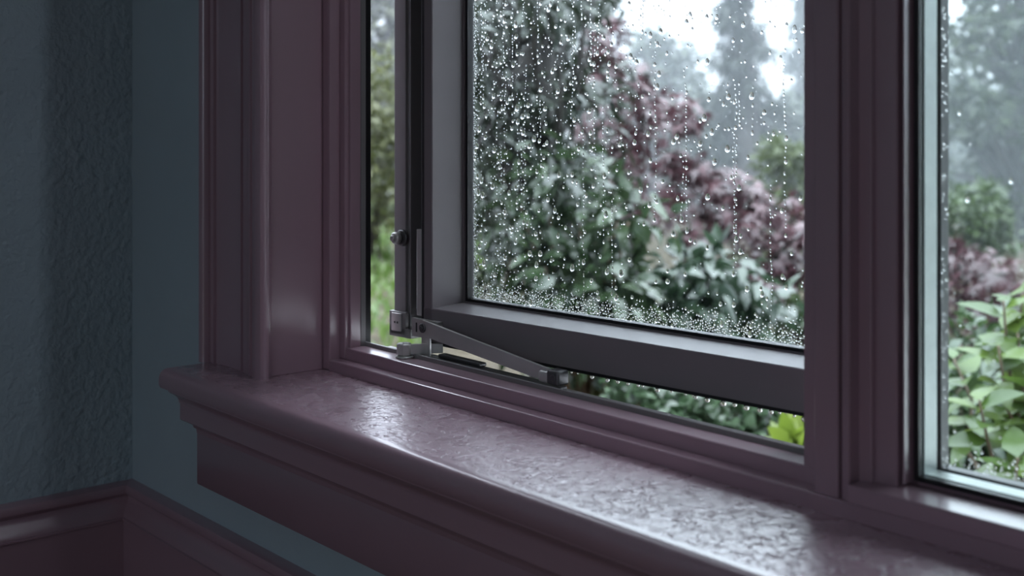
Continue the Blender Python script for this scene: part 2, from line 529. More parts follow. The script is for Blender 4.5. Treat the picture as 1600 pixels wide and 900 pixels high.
RT = -0.1762
m = MB().sweep([(0.0, -0.2070), (0.0, RT - 0.0008), (0.0008, RT), (0.0425, RT + 0.0022), (0.0425, RT - 0.004), (0.055, RT - 0.004), (0.055, -0.2070)], 'x', -0.0115, SW + 0.05)
sbuild(m, 'bottom_rail', M['sash'])
m = MB().sweep([(0.0, STZ - 0.034), (0.0, STZ), (0.055, STZ), (0.055, STZ - 0.034)], 'x', -0.0115, SW + 0.05)
sbuild(m, 'top_rail', M['sash'])
m = MB().sweep([(-0.0117, 0.0008), (-0.0109, 0.0), (-0.0008, 0.0), (0.0, 0.0008), (0.0008, 0.0425), (-0.004, 0.0425), (-0.004, 0.055), (-0.0117, 0.055)], 'z', -0.2070, STZ)
hs = sbuild(m, 'hinge_stile', M['sash'])
m = MB().sweep([(SW, 0.0), (SW + 0.05, 0.0), (SW + 0.05, 0.055), (SW, 0.055)], 'z', -0.2070, STZ)
sbuild(m, 'lock_stile', M['sash'])
# clad edge of the stile: recessed black channel, metal flange with ribs
m = MB().box((-0.060, 0.036, -0.203), (-0.0117, 0.054, STZ))
sbuild(m, 'channel', M['rubber'])
m = MB().box((-0.0788, 0.0200, -0.2035), (-0.0615, 0.0240, STZ), bevel=0.0006)
m.box((-0.0618, 0.0225, -0.2035), (-0.0560, 0.0265, STZ), bevel=0.0005)
m.box((-0.0788, 0.0240, -0.2035), (-0.0762, 0.0540, STZ), bevel=0.0004)
m.box((-0.0560, 0.0200, -0.2035), (-0.0540, 0.0400, STZ), bevel=0.0004)
sbuild(m, 'edge_flange', M['track'])
m = MB().box((-0.0300, 0.0130, -0.2035), (-0.0215, 0.0180, STZ), bevel=0.0005)
sbuild(m, 'channel_rib', M['rubber'])
m = MB().box((-0.0395, 0.0150, -0.1885), (-0.0325, 0.0185, -0.1060), bevel=0.0006)
sbuild(m, 'guide_strip', M['hinge'])
m = MB().box((-0.0110, 0.0045, -0.2110), (SW + 0.048, 0.0500, -0.2069), bevel=0.0006)
sbuild(m, 'drip_seal', M['rubber'])
# glazing: gasket ring and the pane
GN = 0.0430
m = MB()
g0 = 0.0048
m.box((0.0008, 0.0405, RT + 0.0018), (g0, 0.0492, STZ - 0.034))
m.box((SW - 0.004, 0.0405, RT + 0.0018), (SW, 0.0492, STZ - 0.034))
m.box((g0, 0.0405, RT + 0.0020), (SW - 0.004, 0.0492, RT + 0.0056))
m.box((g0, 0.0405, STZ - 0.038), (SW - 0.004, 0.0492, STZ - 0.034))
sbuild(m, 'gasket', M['rubber'])
m = MB()
m.box((0.0008, 0.0380, RT + 0.0014), (0.0020, 0.0406, STZ - 0.034))
m.box((0.0020, 0.0380, RT + 0.0014), (SW, 0.0406, RT + 0.0030))
sbuild(m, 'glazing_bead', M['sash'])
m = MB().box((0.0030, GN, RT + 0.0022), (SW - 0.002, GN + 0.004, STZ - 0.036))
sbuild(m, 'pane', M['glass'])
# roller stud on the flange
m = MB().disc((-0.0655, 0.0205, -0.1165), (0, -1, 0), 0.0080, 0.0035, 24, 0.0008)
stud = sbuild(m, 'stud_washer', M['dark_steel'], 35)
m = MB().disc((-0.0685, 0.0168, -0.1165), (0, -1, 0), 0.0058, 0.0060, 20, 0.0010)
m.disc((-0.0695, 0.0108, -0.1165), (0, -1, 0), 0.0030, 0.0022, 16, 0.0006)
sbuild(m, 'roller_stud', M['hinge'], 35)
# end cap clip at the foot of the flange
m = MB().box((-0.0805, 0.0150, -0.2105), (-0.0560, 0.0200, -0.1880), bevel=0.0007)
m.box((-0.0805, 0.0150, -0.2125), (-0.0480, 0.0500, -0.2035), bevel=0.0006)
m.box((-0.0800, 0.0200, -0.2105), (-0.0785, 0.0500, -0.1880))
cap = sbuild(m, 'end_cap', M['track'])
m = MB().box((-0.0760, 0.0140, -0.2070), (-0.0615, 0.0152, -0.1895), bevel=0.0005)
sbuild(m, 'end_plate', M['hinge'])
for du in (-0.0708, -0.0668):
    m = MB().disc((du, 0.0143, -0.1985), (0, -1, 0), 0.0011, 0.0006, 12)
    sbuild(m, 'screw', M['rubber'])

# ------------------------------------------------------------------ friction hinge
hb = np.array([0.49, 0.098, -0.2194])
hinge = thing('friction_hinge', hb)
tag(hinge, 'dull steel window hinge with long stay arm between sash and sill', 'hinge')


def to_w(u, n, z):
    p = SP + u * SE + n * SN
    return np.array([p[0], p[1], z])


def obox(p0, p1, tdir, zlo0, zhi0, zlo1, zhi1, thick):
    """A flat bar standing on edge from p0 to p1, thickness along tdir."""
    t = np.array(tdir) * thick
    a = [(p0[0], p0[1], zlo0), (p0[0] + t[0], p0[1] + t[1], zlo0), (p0[0] + t[0], p0[1] + t[1], zhi0), (p0[0], p0[1], zhi0)]
    b = [(p1[0], p1[1], zlo1), (p1[0] + t[0], p1[1] + t[1], zlo1), (p1[0] + t[0], p1[1] + t[1], zhi1), (p1[0], p1[1], zhi1)]
    return a, b


# plate screwed to the sash
m = MB()
pl0, pl1 = to_w(-0.0262, -0.0022, 0), to_w(0.0150, -0.0022, 0)
a, b = obox(pl0, pl1, SN, -0.2045, -0.1872, -0.2040, -0.1872, 0.0022)
m.hull(a, b)
m.build('sash_plate', M['hinge'], hinge, base=hb, edge_bevel=0.0005)
m = MB()
a, b = obox(to_w(0.0030, -0.0060, 0), to_w(0.0150, -0.0060, 0), SN, -0.1895, -0.1868, -0.1895, -0.1868, 0.0060)
m.hull(a, b)
m.build('plate_lug', M['hinge'], hinge, base=hb, edge_bevel=0.0006)
c = to_w(-0.0195, -0.0022, -0.1930)
m = MB().hull([(c[0] - .0007, c[1] - .0004, -0.2000), (c[0] + .0009, c[1] - .0004, -0.2000), (c[0] + .0009, c[1] - .0004, -0.1912), (c[0] - .0007, c[1] - .0004, -0.1912)],
              [(c[0] - .0007, c[1] + .0004, -0.2000), (c[0] + .0009, c[1] + .0004, -0.2000), (c[0] + .0009, c[1] + .0004, -0.1912), (c[0] - .0007, c[1] + .0004, -0.1912)])
m.build('plate_slot', M['rubber'], hinge, base=hb)
# web below the plate, down to the lower arm
m = MB().box((0.4085, 0.1010, -0.2190), (0.4215, 0.1032, -0.1985), bevel=0.0006)
m.build('plate_leg', M['hinge'], hinge, base=hb)
# long stay arm: a flat bar on edge, falling towards the end block
A0, A1 = np.array([0.4155, 0.0985]), np.array([0.5900, 0.0985])
m = MB()
n_s = 10
outl = []
top0, bot0, top1, bot1 = -0.1855, -0.1995, -0.2040, -0.2150
pts = []
for t in np.linspace(0, 1, 2):
    pts.append((A0[0] + (A1[0] - A0[0]) * t, top0 + (top1 - top0) * t))
for t in np.linspace(1, 0, 2):
    pts.append((A0[0] + (A1[0] - A0[0]) * t, bot0 + (bot1 - bot0) * t))
for k in range(1, 6):           # rounded upper end
    an = math.pi * k / 6
    pts.append((A0[0] - 0.0070 * math.sin(an) , (top0 + bot0) / 2 - 0.0070 * math.cos(an)))
m.hull([(x, 0.0970, z) for x, z in pts], [(x, 0.1000, z) for x, z in pts])
m.build('stay_arm', M['hinge'], hinge, base=hb, edge_bevel=0.0006)
bx, bz = 0.4165, -0.1925
m = MB().disc((bx, 0.0972, bz), (0, -1, 0), 0.0044, 0.0016, 20, 0.0004)
m.disc((bx, 0.0957, bz), (0, -1, 0), 0.0022, 0.0012, 14, 0.0003)
m.disc((bx, 0.0998, bz), (0, 1, 0), 0.0030, 0.008, 14)
m.build('pivot_bolt', M['dark_steel'], hinge, base=hb, smooth=35)
# end block of the stay arm
m = MB().box((0.5790, 0.0935, -0.2150), (0.5935, 0.1035, -0.2055), bevel=0.0022, seg=3)
m.build('end_clevis', M['hinge'], hinge, base=hb, smooth=40)
m = MB().box((0.5900, 0.0925, -0.2155), (0.6045, 0.1060, -0.2030), bevel=0.0026, seg=3)
m.build('end_block', M['dark_steel'], hinge, base=hb, smooth=40)
m = MB().disc((0.5990, 0.0928, -0.2090), (0, -1, 0), 0.0028, 0.0010, 16, 0.0003)
m.build('end_rivet', M['dark_steel'], hinge, base=hb, smooth=40)
# shoe on the sill, and the lower arm from it
m = MB().disc((0.4065, 0.0838, -0.2194), (0, 0, 1), 0.0085, 0.0018, 24, 0.0006)
m.build('shoe_foot', M['hinge'], hinge, base=hb, smooth=40)
m = MB().disc((0.4050, 0.0845, -0.2176), (0, 0, 1), 0.0072, 0.0112, 8, 0.0010)
m.disc((0.4060, 0.0850, -0.2066), (0, 0, 1), 0.0030, 0.0009, 14)
m.build('pivot_shoe', M['hinge'], hinge, base=hb, smooth=25)
m = MB().hull([(0.4070, 0.0815, -0.2165), (0.4085, 0.0895, -0.2165), (0.4085, 0.0895, -0.2072), (0.4070, 0.0815, -0.2072)],
              [(0.4260, 0.1130, -0.2160), (0.4220, 0.1160, -0.2160), (0.4220, 0.1160, -0.2075), (0.4260, 0.1130, -0.2075)])
m.build('lower_arm', M['hinge'], hinge, base=hb, edge_bevel=0.0006)
m = MB().box((0.3980, 0.0990, -0.2240), (0.5950, 0.1120, -0.2185), bevel=0.0008)
m.build('slide_track', M['dark_steel'], hinge, base=hb)
m = MB().box((0.4300, 0.1040, -0.2185), (0.4900, 0.1130, -0.2150), bevel=0.0012)
m.build('friction_slider', M['dark_steel'], hinge, base=hb)




def under(root, child, holder):
    """Small fittings belong to the part that carries them."""
    kids = {o.name.split('.')[0]: o for o in root.children}
    for o in [o for o in root.children if o.name.split('.')[0] == child]:
        o.parent = kids[holder]


under(hinge, 'pivot_bolt', 'stay_arm')
under(hinge, 'end_rivet', 'end_block')
under(hinge, 'plate_slot', 'sash_plate')
under(hinge, 'plate_lug', 'sash_plate')
under(sash, 'roller_stud', 'stud_washer')
under(sash, 'screw', 'end_plate')
under(w1, 'inner_stop_bead', 'inner_stop')

# ------------------------------------------------------------------ raindrops
def drop_template(seg, rings, sag=0.25, height=0.62):
    """A clinging drop, unit radius in its plane (x, z), bulging along +y, fuller towards its foot."""
    v, f = [], []
    for i in range(rings):
        t = i / rings * math.pi / 2
        rr_, h = math.cos(t), height * math.sin(t)
        for k in range(seg):
            a = 2 * math.pi * k / seg
            zz = rr_ * math.sin(a) * (1.12 if math.sin(a) > 0 else 1.0)
            wx = rr_ * math.cos(a) * (1 - 0.16 * math.sin(a))
            v.append((wx, h * (1 - sag * 0.5 * math.sin(a)), zz - sag * 0.15 * h))
    v.append((0, height, -sag * 0.25))
    for i in range(rings - 1):
        for k in range(seg):
            a, b = i * seg + k, i * seg + (k + 1) % seg
            f.append((a, a + seg, b + seg, b))
    top = len(v) - 1
    for k in range(seg):
        f.append(((rings - 1) * seg + k, top, (rings - 1) * seg + (k + 1) % seg))
    f.append(tuple(range(seg)))
    return np.array(v), f


def tri_faces(f):
    out = []
    for q in f:
        for k in range(1, len(q) - 1):
            out.append((q[0], q[k], q[k + 1]))
    return np.array(out, dtype=np.int32)


def np_mesh(name, verts, tris, smooth=False):
    me = bpy.data.meshes.new(name)
    me.vertices.add(len(verts))
    me.vertices.foreach_set('co', np.ascontiguousarray(verts, dtype=np.float32).ravel())
    me.loops.add(len(tris) * 3)
    me.loops.foreach_set('vertex_index', np.ascontiguousarray(tris, dtype=np.int32).ravel())
    me.polygons.add(len(tris))
    me.polygons.foreach_set('loop_start', np.arange(0, len(tris) * 3, 3, dtype=np.int32))
    me.polygons.foreach_set('use_smooth', np.full(len(tris), smooth))
    me.update(calc_edges=True)
    me.validate()
    return me


def flat_base(me):
    me.set_sharp_from_angle(angle=R(60))


def sash_drops():
    d = []                      # u, z, r, elongation
    zlo, zhi = RT + 0.006, 0.26
    ulo, uhi = 0.0055, SW - 0.005

    def add(u, z, r, el=1.0):
        if ulo + r < u < uhi - r and zlo + r < z < zhi:
            d.append((u, z, r, el))
    rnd = random.Random(5)
    for _ in range(7200):       # scattered drops, denser over the hinge side and above
        u, z = rnd.uniform(ulo, uhi), rnd.uniform(zlo, zhi)
        high = z > -0.03
        w_ = 0.85 if u < 0.10 else (0.65 if high else 0.38) if u < 0.20 else (0.34 if high else 0.15)
        if z < -0.135: w_ = max(w_, 0.36)
        if rnd.random() < w_:
            r_ = min(0.0024, 0.00050 * math.exp(rnd.gauss(0.22, 0.58)))
            add(u, z, r_, rnd.uniform(1.0, 1.45))
    for _ in range(75):        # runnels: rows of drops left by water running down
        u = ulo + (uhi - ulo) * (rnd.random() ** 1.8)
        z = rnd.uniform(-0.08, zhi)
        ln = rnd.uniform(0.03, 0.16)
        step = 0
        while step < ln:
            u += rnd.gauss(0, 0.0004)
            r_ = rnd.uniform(0.0004, 0.0009)
            add(u, z - step, r_, rnd.uniform(1.2, 2.2))
            step += r_ * rnd.uniform(3.0, 9.0)
        add(u, z - step, rnd.uniform(0.0010, 0.0017), rnd.uniform(1.25, 1.7))
    for _ in range(150):        # heavy drops
        add(ulo + (uhi - ulo) * rnd.random() ** 1.3, rnd.uniform(zlo, zhi), rnd.uniform(0.0013, 0.0021), rnd.uniform(1.1, 1.5))
    for _ in range(2400):       # splashes gathered along the foot of the pane
        u = rnd.uniform(ulo, uhi)
        add(u, zlo + abs(rnd.gauss(0, 0.0075)) + 0.0003, rnd.uniform(0.00035, 0.00095), rnd.uniform(0.9, 1.3))
    for _ in range(1500):       # and up its hinge side
        add(ulo + abs(rnd.gauss(0, 0.0028)), rnd.uniform(zlo, zhi), rnd.uniform(0.0003, 0.0007), rnd.uniform(0.9, 1.4))
    return d


def spread_drops(d, cell=0.0045, overlap=0.92):
    """Drop what would overlap a drop already there (they would have run together)."""
    grid, keep = {}, []
    for q in sorted(d, key=lambda t: -t[2]):
        u, z, r_, el = q
        i, j = int(u / cell), int(z / cell + 1000)
        ok = True
        for a in (-1, 0, 1):
            for b in (-1, 0, 1):
                for p in grid.get((i + a, j + b), ()):
                    if (p[0] - u) ** 2 + ((p[1] - z) / max(el, p[3])) ** 2 < (overlap * (p[2] + r_)) ** 2:
                        ok = False
        if ok:
            grid.setdefault((i, j), []).append(q)
            keep.append(q)
    return keep


TV, TF = drop_template(10, 3)
TT = tri_faces(TF)
fine_v, fine_f = drop_template(14, 5)
DROP_ME = np_mesh('raindrop', fine_v, tri_faces(fine_f), True)
flat_base(DROP_ME)
DROP_ME.materials.append(M['water'])


def lay_drops(drops, origin, e, n, off, ang, label, group, rest_name, rest_label, singles=300, view=None):
    drops = sorted(drops, key=lambda t: -t[2] * t[2] * t[3])
    shown, rest = [], []
    for q in drops:
        p = origin + q[0] * e + off * n + np.array([0, 0, q[1]])
        px, py, _ = project(p)
        if len(shown) < singles and view[0] < px < view[1] and 3 < py < view[2]:
            shown.append((q, p))
        else:
            rest.append((q, p))
    for q, p in shown:
        o = link('raindrop', DROP_ME, None)
        o.location = (p[0], p[1], p[2] + ZO)
        o.rotation_euler = (0, 0, ang)
        o.scale = (q[2], q[2], q[2] * q[3])
        tag(o, label, 'raindrop', group)
    if rest:
        k = len(rest)
        sc = np.array([(q[2], q[2], q[2] * q[3]) for q, _ in rest])
        ps = np.array([p for _, p in rest])
        loc = TV[None] * sc[:, None, :]
        wv = loc[:, :, 0:1] * e + loc[:, :, 1:2] * n + loc[:, :, 2:3] * np.array([0, 0, 1.0]) + ps[:, None, :]
        base = np.array([ps[:, 0].mean(), ps[:, 1].mean(), ps[:, 2].min()])
        tris = (TT[None] + (np.arange(k) * len(TV))[:, None, None]).reshape(-1, 3)
        me = np_mesh(rest_name, (wv - base).reshape(-1, 3), tris, True)
        flat_base(me)
        o = link(rest_name, me, M['water'])
        o.location = (base[0], base[1], base[2] + ZO)
        tag(o, rest_label, 'rain', None, 'stuff')


lay_drops(spread_drops(sash_drops()), SP, SE, SN, GN + 0.00405, SA,
          'clear raindrop clinging to the glass of the open sash', 'larger raindrops on the open sash glass',
          'fine_rain', 'fine raindrops and runnels covering the glass of the open sash', view=(738, 1271, 560))


def fixed_drops():
    rnd = random.Random(9)
    d = []
    for _ in range(420):
        x, z = rnd.uniform(0.932, 1.75), rnd.uniform(GZ0 + 0.003, 0.25)
        d.append((x, z, min(0.0018, 0.0005 * math.exp(rnd.gauss(0.1, 0.45))), rnd.uniform(1, 1.4)))
    for _ in range(1500):
        d.append((rnd.uniform(0.932, 1.75), GZ0 + 0.0035 + abs(rnd.gauss(0, 0.006)), rnd.uniform(0.0004, 0.0009), 1.0))
    for _ in range(160):
        d.append((0.9325 + abs(rnd.gauss(0, 0.002)), rnd.uniform(GZ0, 0.25), rnd.uniform(0.0004, 0.001), 1.2))
    return d


lay_drops(spread_drops(fixed_drops()), np.zeros(3), np.array([1.0, 0, 0]), np.array([0, 1.0, 0]), 0.10955, 0.0,
          'clear raindrop clinging to the glass of the fixed window light', 'raindrops on the fixed window light',
          'fine_rain', 'fine raindrops covering the glass of the fixed window light', singles=60, view=(1478, 1600, 750))

# drops hanging under the sash
hv, hf = [], []
seg = 14
prof_h = [(0.55, 0.0), (0.80, -0.25), (0.98, -0.65), (1.0, -1.0), (0.88, -1.4), (0.6, -1.7), (0.25, -1.85)]
for rr_, z in prof_h:
    for k in range(seg):
        hv.append((rr_ * math.cos(2 * math.pi * k / seg), rr_ * math.sin(2 * math.pi * k / seg), z))
for i in range(len(prof_h) - 1):
    for k in range(seg):
        a, b = i * seg + k, i * seg + (k + 1) % seg
        hf.append((a, a + seg, b + seg, b))
hv.append((0, 0, -1.9))
for k in range(seg):
    hf.append(((len(prof_h) - 1) * seg + k, len(hv) - 1, (len(prof_h) - 1) * seg + (k + 1) % seg))
hf.append(tuple(range(seg)))
HANG_ME = np_mesh('hanging_drop', np.array(hv), tri_faces(hf)[:, ::-1], True)
HANG_ME.materials.append(M['water'])
for px, rr_ in ((893, 1.0), (903, .8), (925, 1.6), (949, 1.7), (965, 1.5), (981, 1.4), (997, 1.2), (1004, 1.0), (1027, 1.9), (1049, 1.0), (1071, .9), (1083, 1.1), (1087, 1.4), (1105, 2.0),
                (1130, 2.3), (1148, 1.6), (1166, 2.1), (1187, 1.9), (1205, 1.6), (1218, 1.0), (1241, 1.1), (1257, 2.1)):
    q = FWD + (px - 800) / FPX * RGT
    t = ((SP + SN * 0.0062 - EYE) @ SN) / (q @ SN)
    p = EYE + q * t
    o = link('hanging_drop', HANG_ME, None)
    o.location = (p[0], p[1], -0.21095 + ZO)
    s = rr_ * 0.00105
    o.scale = (s, s, s)
    tag(o, 'clear water drop hanging from the lower edge of the open sash', 'water drop', 'drops hanging under the open sash')

# ------------------------------------------------------------------ the garden
GZ = -1.05                     # ground outside, below the eye line
grd = MB()
nx = 40
for (x0, y0, x1, y1) in ((-34.0, 0.10, 14.0, 48.0),):
    vs = {}
    for i in range(nx + 1):
        for j in range(nx + 1):
            x = x0 + (x1 - x0) * i / nx
            y = y0 + (y1 - y0) * (j / nx) ** 1.6
            vs[i, j] = grd.bm.verts.new((x, y, GZ + 0.05 * math.sin(x * 1.7) * math.sin(y * 1.3)))
    for i in range(nx):
        for j in range(nx):
            grd.bm.faces.new((vs[i, j], vs[i + 1, j], vs[i + 1, j + 1], vs[i, j + 1]))
struct(grd.build('ground', M['soil'], smooth=180), 'wet brown garden soil outside the window')

pt = MB()
for i in range(14):            # unseen pale flagstones, added to bounce daylight onto the window jamb
    for j in range(8):
        x0, y0 = 0.95 + i * 0.6, 0.25 + j * 0.6
        pt.box((x0, y0, GZ), (x0 + 0.585, y0 + 0.585, GZ + 0.07 + 0.004 * ((i * 3 + j * 5) % 4)))
M['bounce_flag'] = paint('pale_bounce_flagstone', (0.46, 0.45, 0.43), 0.3, vary=0.15, vscale=4)
struct(pt.build('added_bounce_terrace', M['bounce_flag']), 'added pale wet flagstone terrace out of view, bouncing daylight onto the window jamb')


def leaf_oval(wid=0.5, fold=0.18, curl=0.22, n=4, tip=1.6):
    v, f = [], []
    for i in range(n + 1):
        t = i / n
        hw = 0.5 * wid * math.sin(math.pi * min(1, t ** (1 / tip))) ** 0.85 if 0 < t < 1 else 0.0
        z = -curl * t * t
        if hw == 0:
            v.append((t, 0, z))
        else:
            v += [(t, -hw, z + fold * hw), (t, 0, z), (t, hw, z + fold * hw)]
    f.append((0, 1, 2)); f.append((0, 2, 3))
    for i in range(n - 2):
        a, b = 1 + 3 * i, 4 + 3 * i
        f += [(a, b, b + 1), (a, b + 1, a + 1), (a + 1, b + 1, b + 2), (a + 1, b + 2, a + 2)]
    a, e_ = 1 + 3 * (n - 2), len(v) - 1
    f += [(a, e_, a + 1), (a + 1, e_, a + 2)]
    return np.array(v), np.array(f)


def leaf_palm():
    """Palmate leaf with seven pointed lobes."""
    v = [(0.12, 0, 0)]
    lobes = [(-135, .42), (-88, .62), (-42, .85), (0, 1.0), (42, .85), (88, .62), (135, .42)]
    out = []
    for i, (a, l) in enumerate(lobes):
        out.append((a, l))
        if i < len(lobes) - 1: out.append(((a + lobes[i + 1][0]) / 2, 0.30))
    v += [(0.12 + l * math.cos(R(a)) * 0.75, l * math.sin(R(a)) * 0.75, -0.28 * l * l) for a, l in out]
    f = [(0, i, i + 1) for i in range(1, len(out))]
    return np.array(v), np.array(f)


LEAF = {'oval': leaf_oval(0.52), 'long': leaf_oval(0.30, 0.15, 0.3), 'round': leaf_oval(0.85, 0.12, 0.18), 'palm': leaf_palm(),
        'tiny': leaf_oval(0.62, 0.15, 0.1, 2), 'needle': leaf_oval(0.16, 0.1, 0.25, 2)}


def frames(dirs, ups):
    d = dirs / np.linalg.norm(dirs, axis=1, keepdims=True)
    s = np.cross(ups, d)
    s /= np.maximum(np.linalg.norm(s, axis=1, keepdims=True), 1e-6)
    u = np.cross(d, s)
    return d, s, u


def clumps_to_leaves(centres, rads, per, droop, spread=0.5, flat=0.7):
    """Leaves round each clump centre, pointing outwards and a little down, faces turned up."""
    pos, dirs, ups = [], [], []
    for c, r_ in zip(centres, rads):
        v = RNG.normal(size=(per, 3))
        v /= np.linalg.norm(v, axis=1, keepdims=True)
        rad = RNG.random(per) ** 0.45
        p = c + v * rad[:, None] * r_ * np.array([1, 1, flat])
        dr = v + RNG.normal(size=(per, 3)) * spread
        dr[:, 2] -= droop
        pos.append(p); dirs.append(dr)
        up = np.tile(np.array([0, 0, 1.0]), (per, 1)) + RNG.normal(size=(per, 3)) * 0.45 + v * 0.3
        ups.append(up)
    return np.concatenate(pos), np.concatenate(dirs), np.concatenate(ups)


def in_panes(px, py):
    a = (px > 736) & (px < 1272) & (py > -10) & (py < 550)
    b = (px > 1478) & (px < 1606) & (py > -10) & (py < 760)
    c = (px > 588) & (px < 616) & (py > -10) & (py < 540)
    d_ = (px > 880) & (px < 1272) & (py > 575 + (px - 880) * 0.2) & (py < 608 + (px - 880) * 0.26)
    return a | b | c | d_


def plant(name, label, cat, base, leaf, pos, dirs, ups, sizes, cols, stems, singles=0, group=None, rough=0.35, trans=0.3, stem_mat='bark', trunk=None, spec=0.6):
    """One plant: trunk or stems, up to 300 single leaves nearest the window, the other leaves together."""
    root = thing(name, base)
    tag(root, label, cat, group)
    base = np.asarray(base, float)
    T, F = LEAF[leaf]
    d, s, u = frames(dirs, ups)
    px, py, dep = project(pos)
    order = np.argsort(np.where(in_panes(px, py), dep - sizes * 2, 1e6 + dep))
    vis = in_panes(px, py)
    k1 = min(singles, int(vis.sum()))
    one, rest = order[:k1], order[k1:]
    if k1:
        m1 = leafmat(name + '_leaf', cols[0], cols[1], rough, trans, spec, single=True)
        me = np_mesh('leaf', T, F, True)
        me.materials.append(m1)
        for i in one:
            o = bpy.data.objects.new('leaf', me)
            COL.objects.link(o)
            o.parent = root
            q = pos[i] - base
            sc = sizes[i]
            o.matrix_local = Matrix(((d[i][0] * sc, s[i][0] * sc, u[i][0] * sc, q[0]), (d[i][1] * sc, s[i][1] * sc, u[i][1] * sc, q[1]), (d[i][2] * sc, s[i][2] * sc, u[i][2] * sc, q[2]), (0, 0, 0, 1)))
    if len(rest):
        k = len(rest)
        wv = (T[None, :, 0:1] * d[rest][:, None] + T[None, :, 1:2] * s[rest][:, None] + T[None, :, 2:3] * u[rest][:, None]) * sizes[rest][:, None, None] + (pos[rest] - base)[:, None]
        tris = (F[None] + (np.arange(k) * len(T))[:, None, None]).reshape(-1, 3)
        me = np_mesh('foliage', wv.reshape(-1, 3), tris, True)
        o = link('foliage', me, leafmat(name + '_foliage', cols[0], cols[1], rough, trans, spec), root)
        o['kind'] = 'stuff'
    if trunk:
        mb = MB()
        mb.tube([tuple(p) for p in trunk[0]], trunk[1], 9)
        mb.build('trunk', M['bark'], root, smooth=180, base=base)
    if stems:
        mb = MB()
        for pts, rads in stems:
            mb.tube([tuple(p) for p in pts], rads, 5)
        mb.build('branches', M[stem_mat], root, smooth=180, base=base)
    return root


def bend(a, b, sag, n=5, jit=0.02):
    a, b = np.asarray(a, float), np.asarray(b, float)
    out = []
    for t in np.linspace(0, 1, n):
        p = a + (b - a) * t
        p = p + np.array([0, 0, sag * math.sin(math.pi * t)])
        if 0 < t < 1: p = p + RNG.normal(size=3) * jit
        out.append(p)
    return out


def ground_under(p):
    return np.array([p[0], p[1], GZ])


def shrub(name, label, cat, px, py, dep, rx, rz, n_clump, per, leaf, size, cols, singles=0, droop=0.3, rough=0.35, trans=0.3, clump=0.3, shell=0.5, depth_r=None, group=None, spec=0.6, flat=0.75):
    """A bushy plant centred where the photo shows it; rx, rz are half width and half height in metres."""
    c = P3(px, py, dep)
    ry = depth_r or rx
    cs = []
    while len(cs) < n_clump:
        v = RNG.normal(size=3)
        v /= np.linalg.norm(v)
        rad = shell + (1 - shell) * RNG.random()
        q = v * rad
        cs.append(c + RGT * q[0] * rx + FWD * q[1] * ry + np.array([0, 0, q[2] * rz]))
    cs = [q for q in cs if q[2] > GZ + 0.05]
    rads = RNG.uniform(0.7, 1.2, len(cs)) * clump * min(rx, rz) * 1.3
    pos, dirs, ups = clumps_to_leaves(cs, rads, per, droop, flat=flat)
    sizes = size * RNG.uniform(0.7, 1.25, len(pos))
    ok = pos[:, 2] > GZ + 0.01
    pos, dirs, ups, sizes = pos[ok], dirs[ok], ups[ok], sizes[ok]
    g = ground_under(c)
    stems = []
    for q in cs[:min(len(cs), 26)]:
        stems.append((bend(g + RNG.normal(size=3) * np.array([.05, .05, 0]), q, 0.08 * rz, 4, 0.03 * rx), [0.012 * max(1, rx), 0.009 * max(1, rx), 0.006 * max(1, rx), 0.003]))
    return plant(name, label, cat, g, leaf, pos, dirs, ups, sizes, cols, stems, singles, group, rough, trans, 'twig' if dep < 4 else 'bark', spec=spec)


# --- Japanese maple: dark red, weeping over to the mullion and on behind the fixed light
MD = 5.0
tips = [(935, 70), (950, 105), (985, 135), (1005, 165), (1045, 180), (1075, 190), (1010, 215), (1050, 245), (1085, 262), (1115, 280), (1145, 292), (1175, 318), (1205, 328), (1240, 350), (1268, 372),
        (1060, 300), (1100, 325), (1150, 355), (1190, 362), (1225, 392), (1255, 415), (965, 240), (985, 280), (1170, 405), (1130, 335), (930, 190), (1020, 330), (1080, 380), (1140, 420), (1200, 430),
        (1300, 400), (1350, 410), (1400, 405), (1450, 400), (1490, 398), (1530, 420), (1565, 432), (1595, 445), (1500, 450), (1540, 470), (1580, 485), (1485, 490), (1440, 450), (1380, 450), (1620, 470), (1660, 480), (1520, 510), (1330, 440), (960, 40), (905, 130)]
mc, mr_ = [], []
for px, py in tips:
    mc.append(P3(px + RNG.normal() * 6, py + RNG.normal() * 5, MD + RNG.uniform(-0.35, 0.35)))
    mr_.append(RNG.uniform(0.07, 0.125))
pos, dirs, ups = clumps_to_leaves(mc, mr_, 46, 0.75, 0.5, 0.8)
tb = ground_under(P3(985, 300, MD + 0.5))
tk = [tb, tb + np.array([0.02, 0, 0.45]), tb + np.array([-0.03, 0.03, 0.9]), P3(960, 120, MD + 0.45), P3(940, 40, MD + 0.4)]
stems = []
done = [tk[3], tk[2]]
for q in sorted(mc, key=lambda c: np.linalg.norm(c - tk[3])):
    src = min(done, key=lambda c: np.linalg.norm(c - q) + 0.25 * np.linalg.norm(c - tk[3]))
    stems.append((bend(src, q, 0.03 + 0.04 * np.linalg.norm(q - src), 5, 0.012), [0.007, 0.006, 0.005, 0.004, 0.0025]))
    done.append(q)
plant('weeping_maple', 'dark red weeping maple with arching branches behind the rain-covered glass', 'tree', tb, 'palm', pos, dirs, ups, 0.075 * RNG.uniform(0.7, 1.25, len(pos)),
      ((0.10, 0.038, 0.050), (0.22, 0.095, 0.112)), stems, 300, rough=0.3, trans=0.25, trunk=(tk, [0.06, 0.05, 0.042, 0.03, 0.015]), spec=0.8)

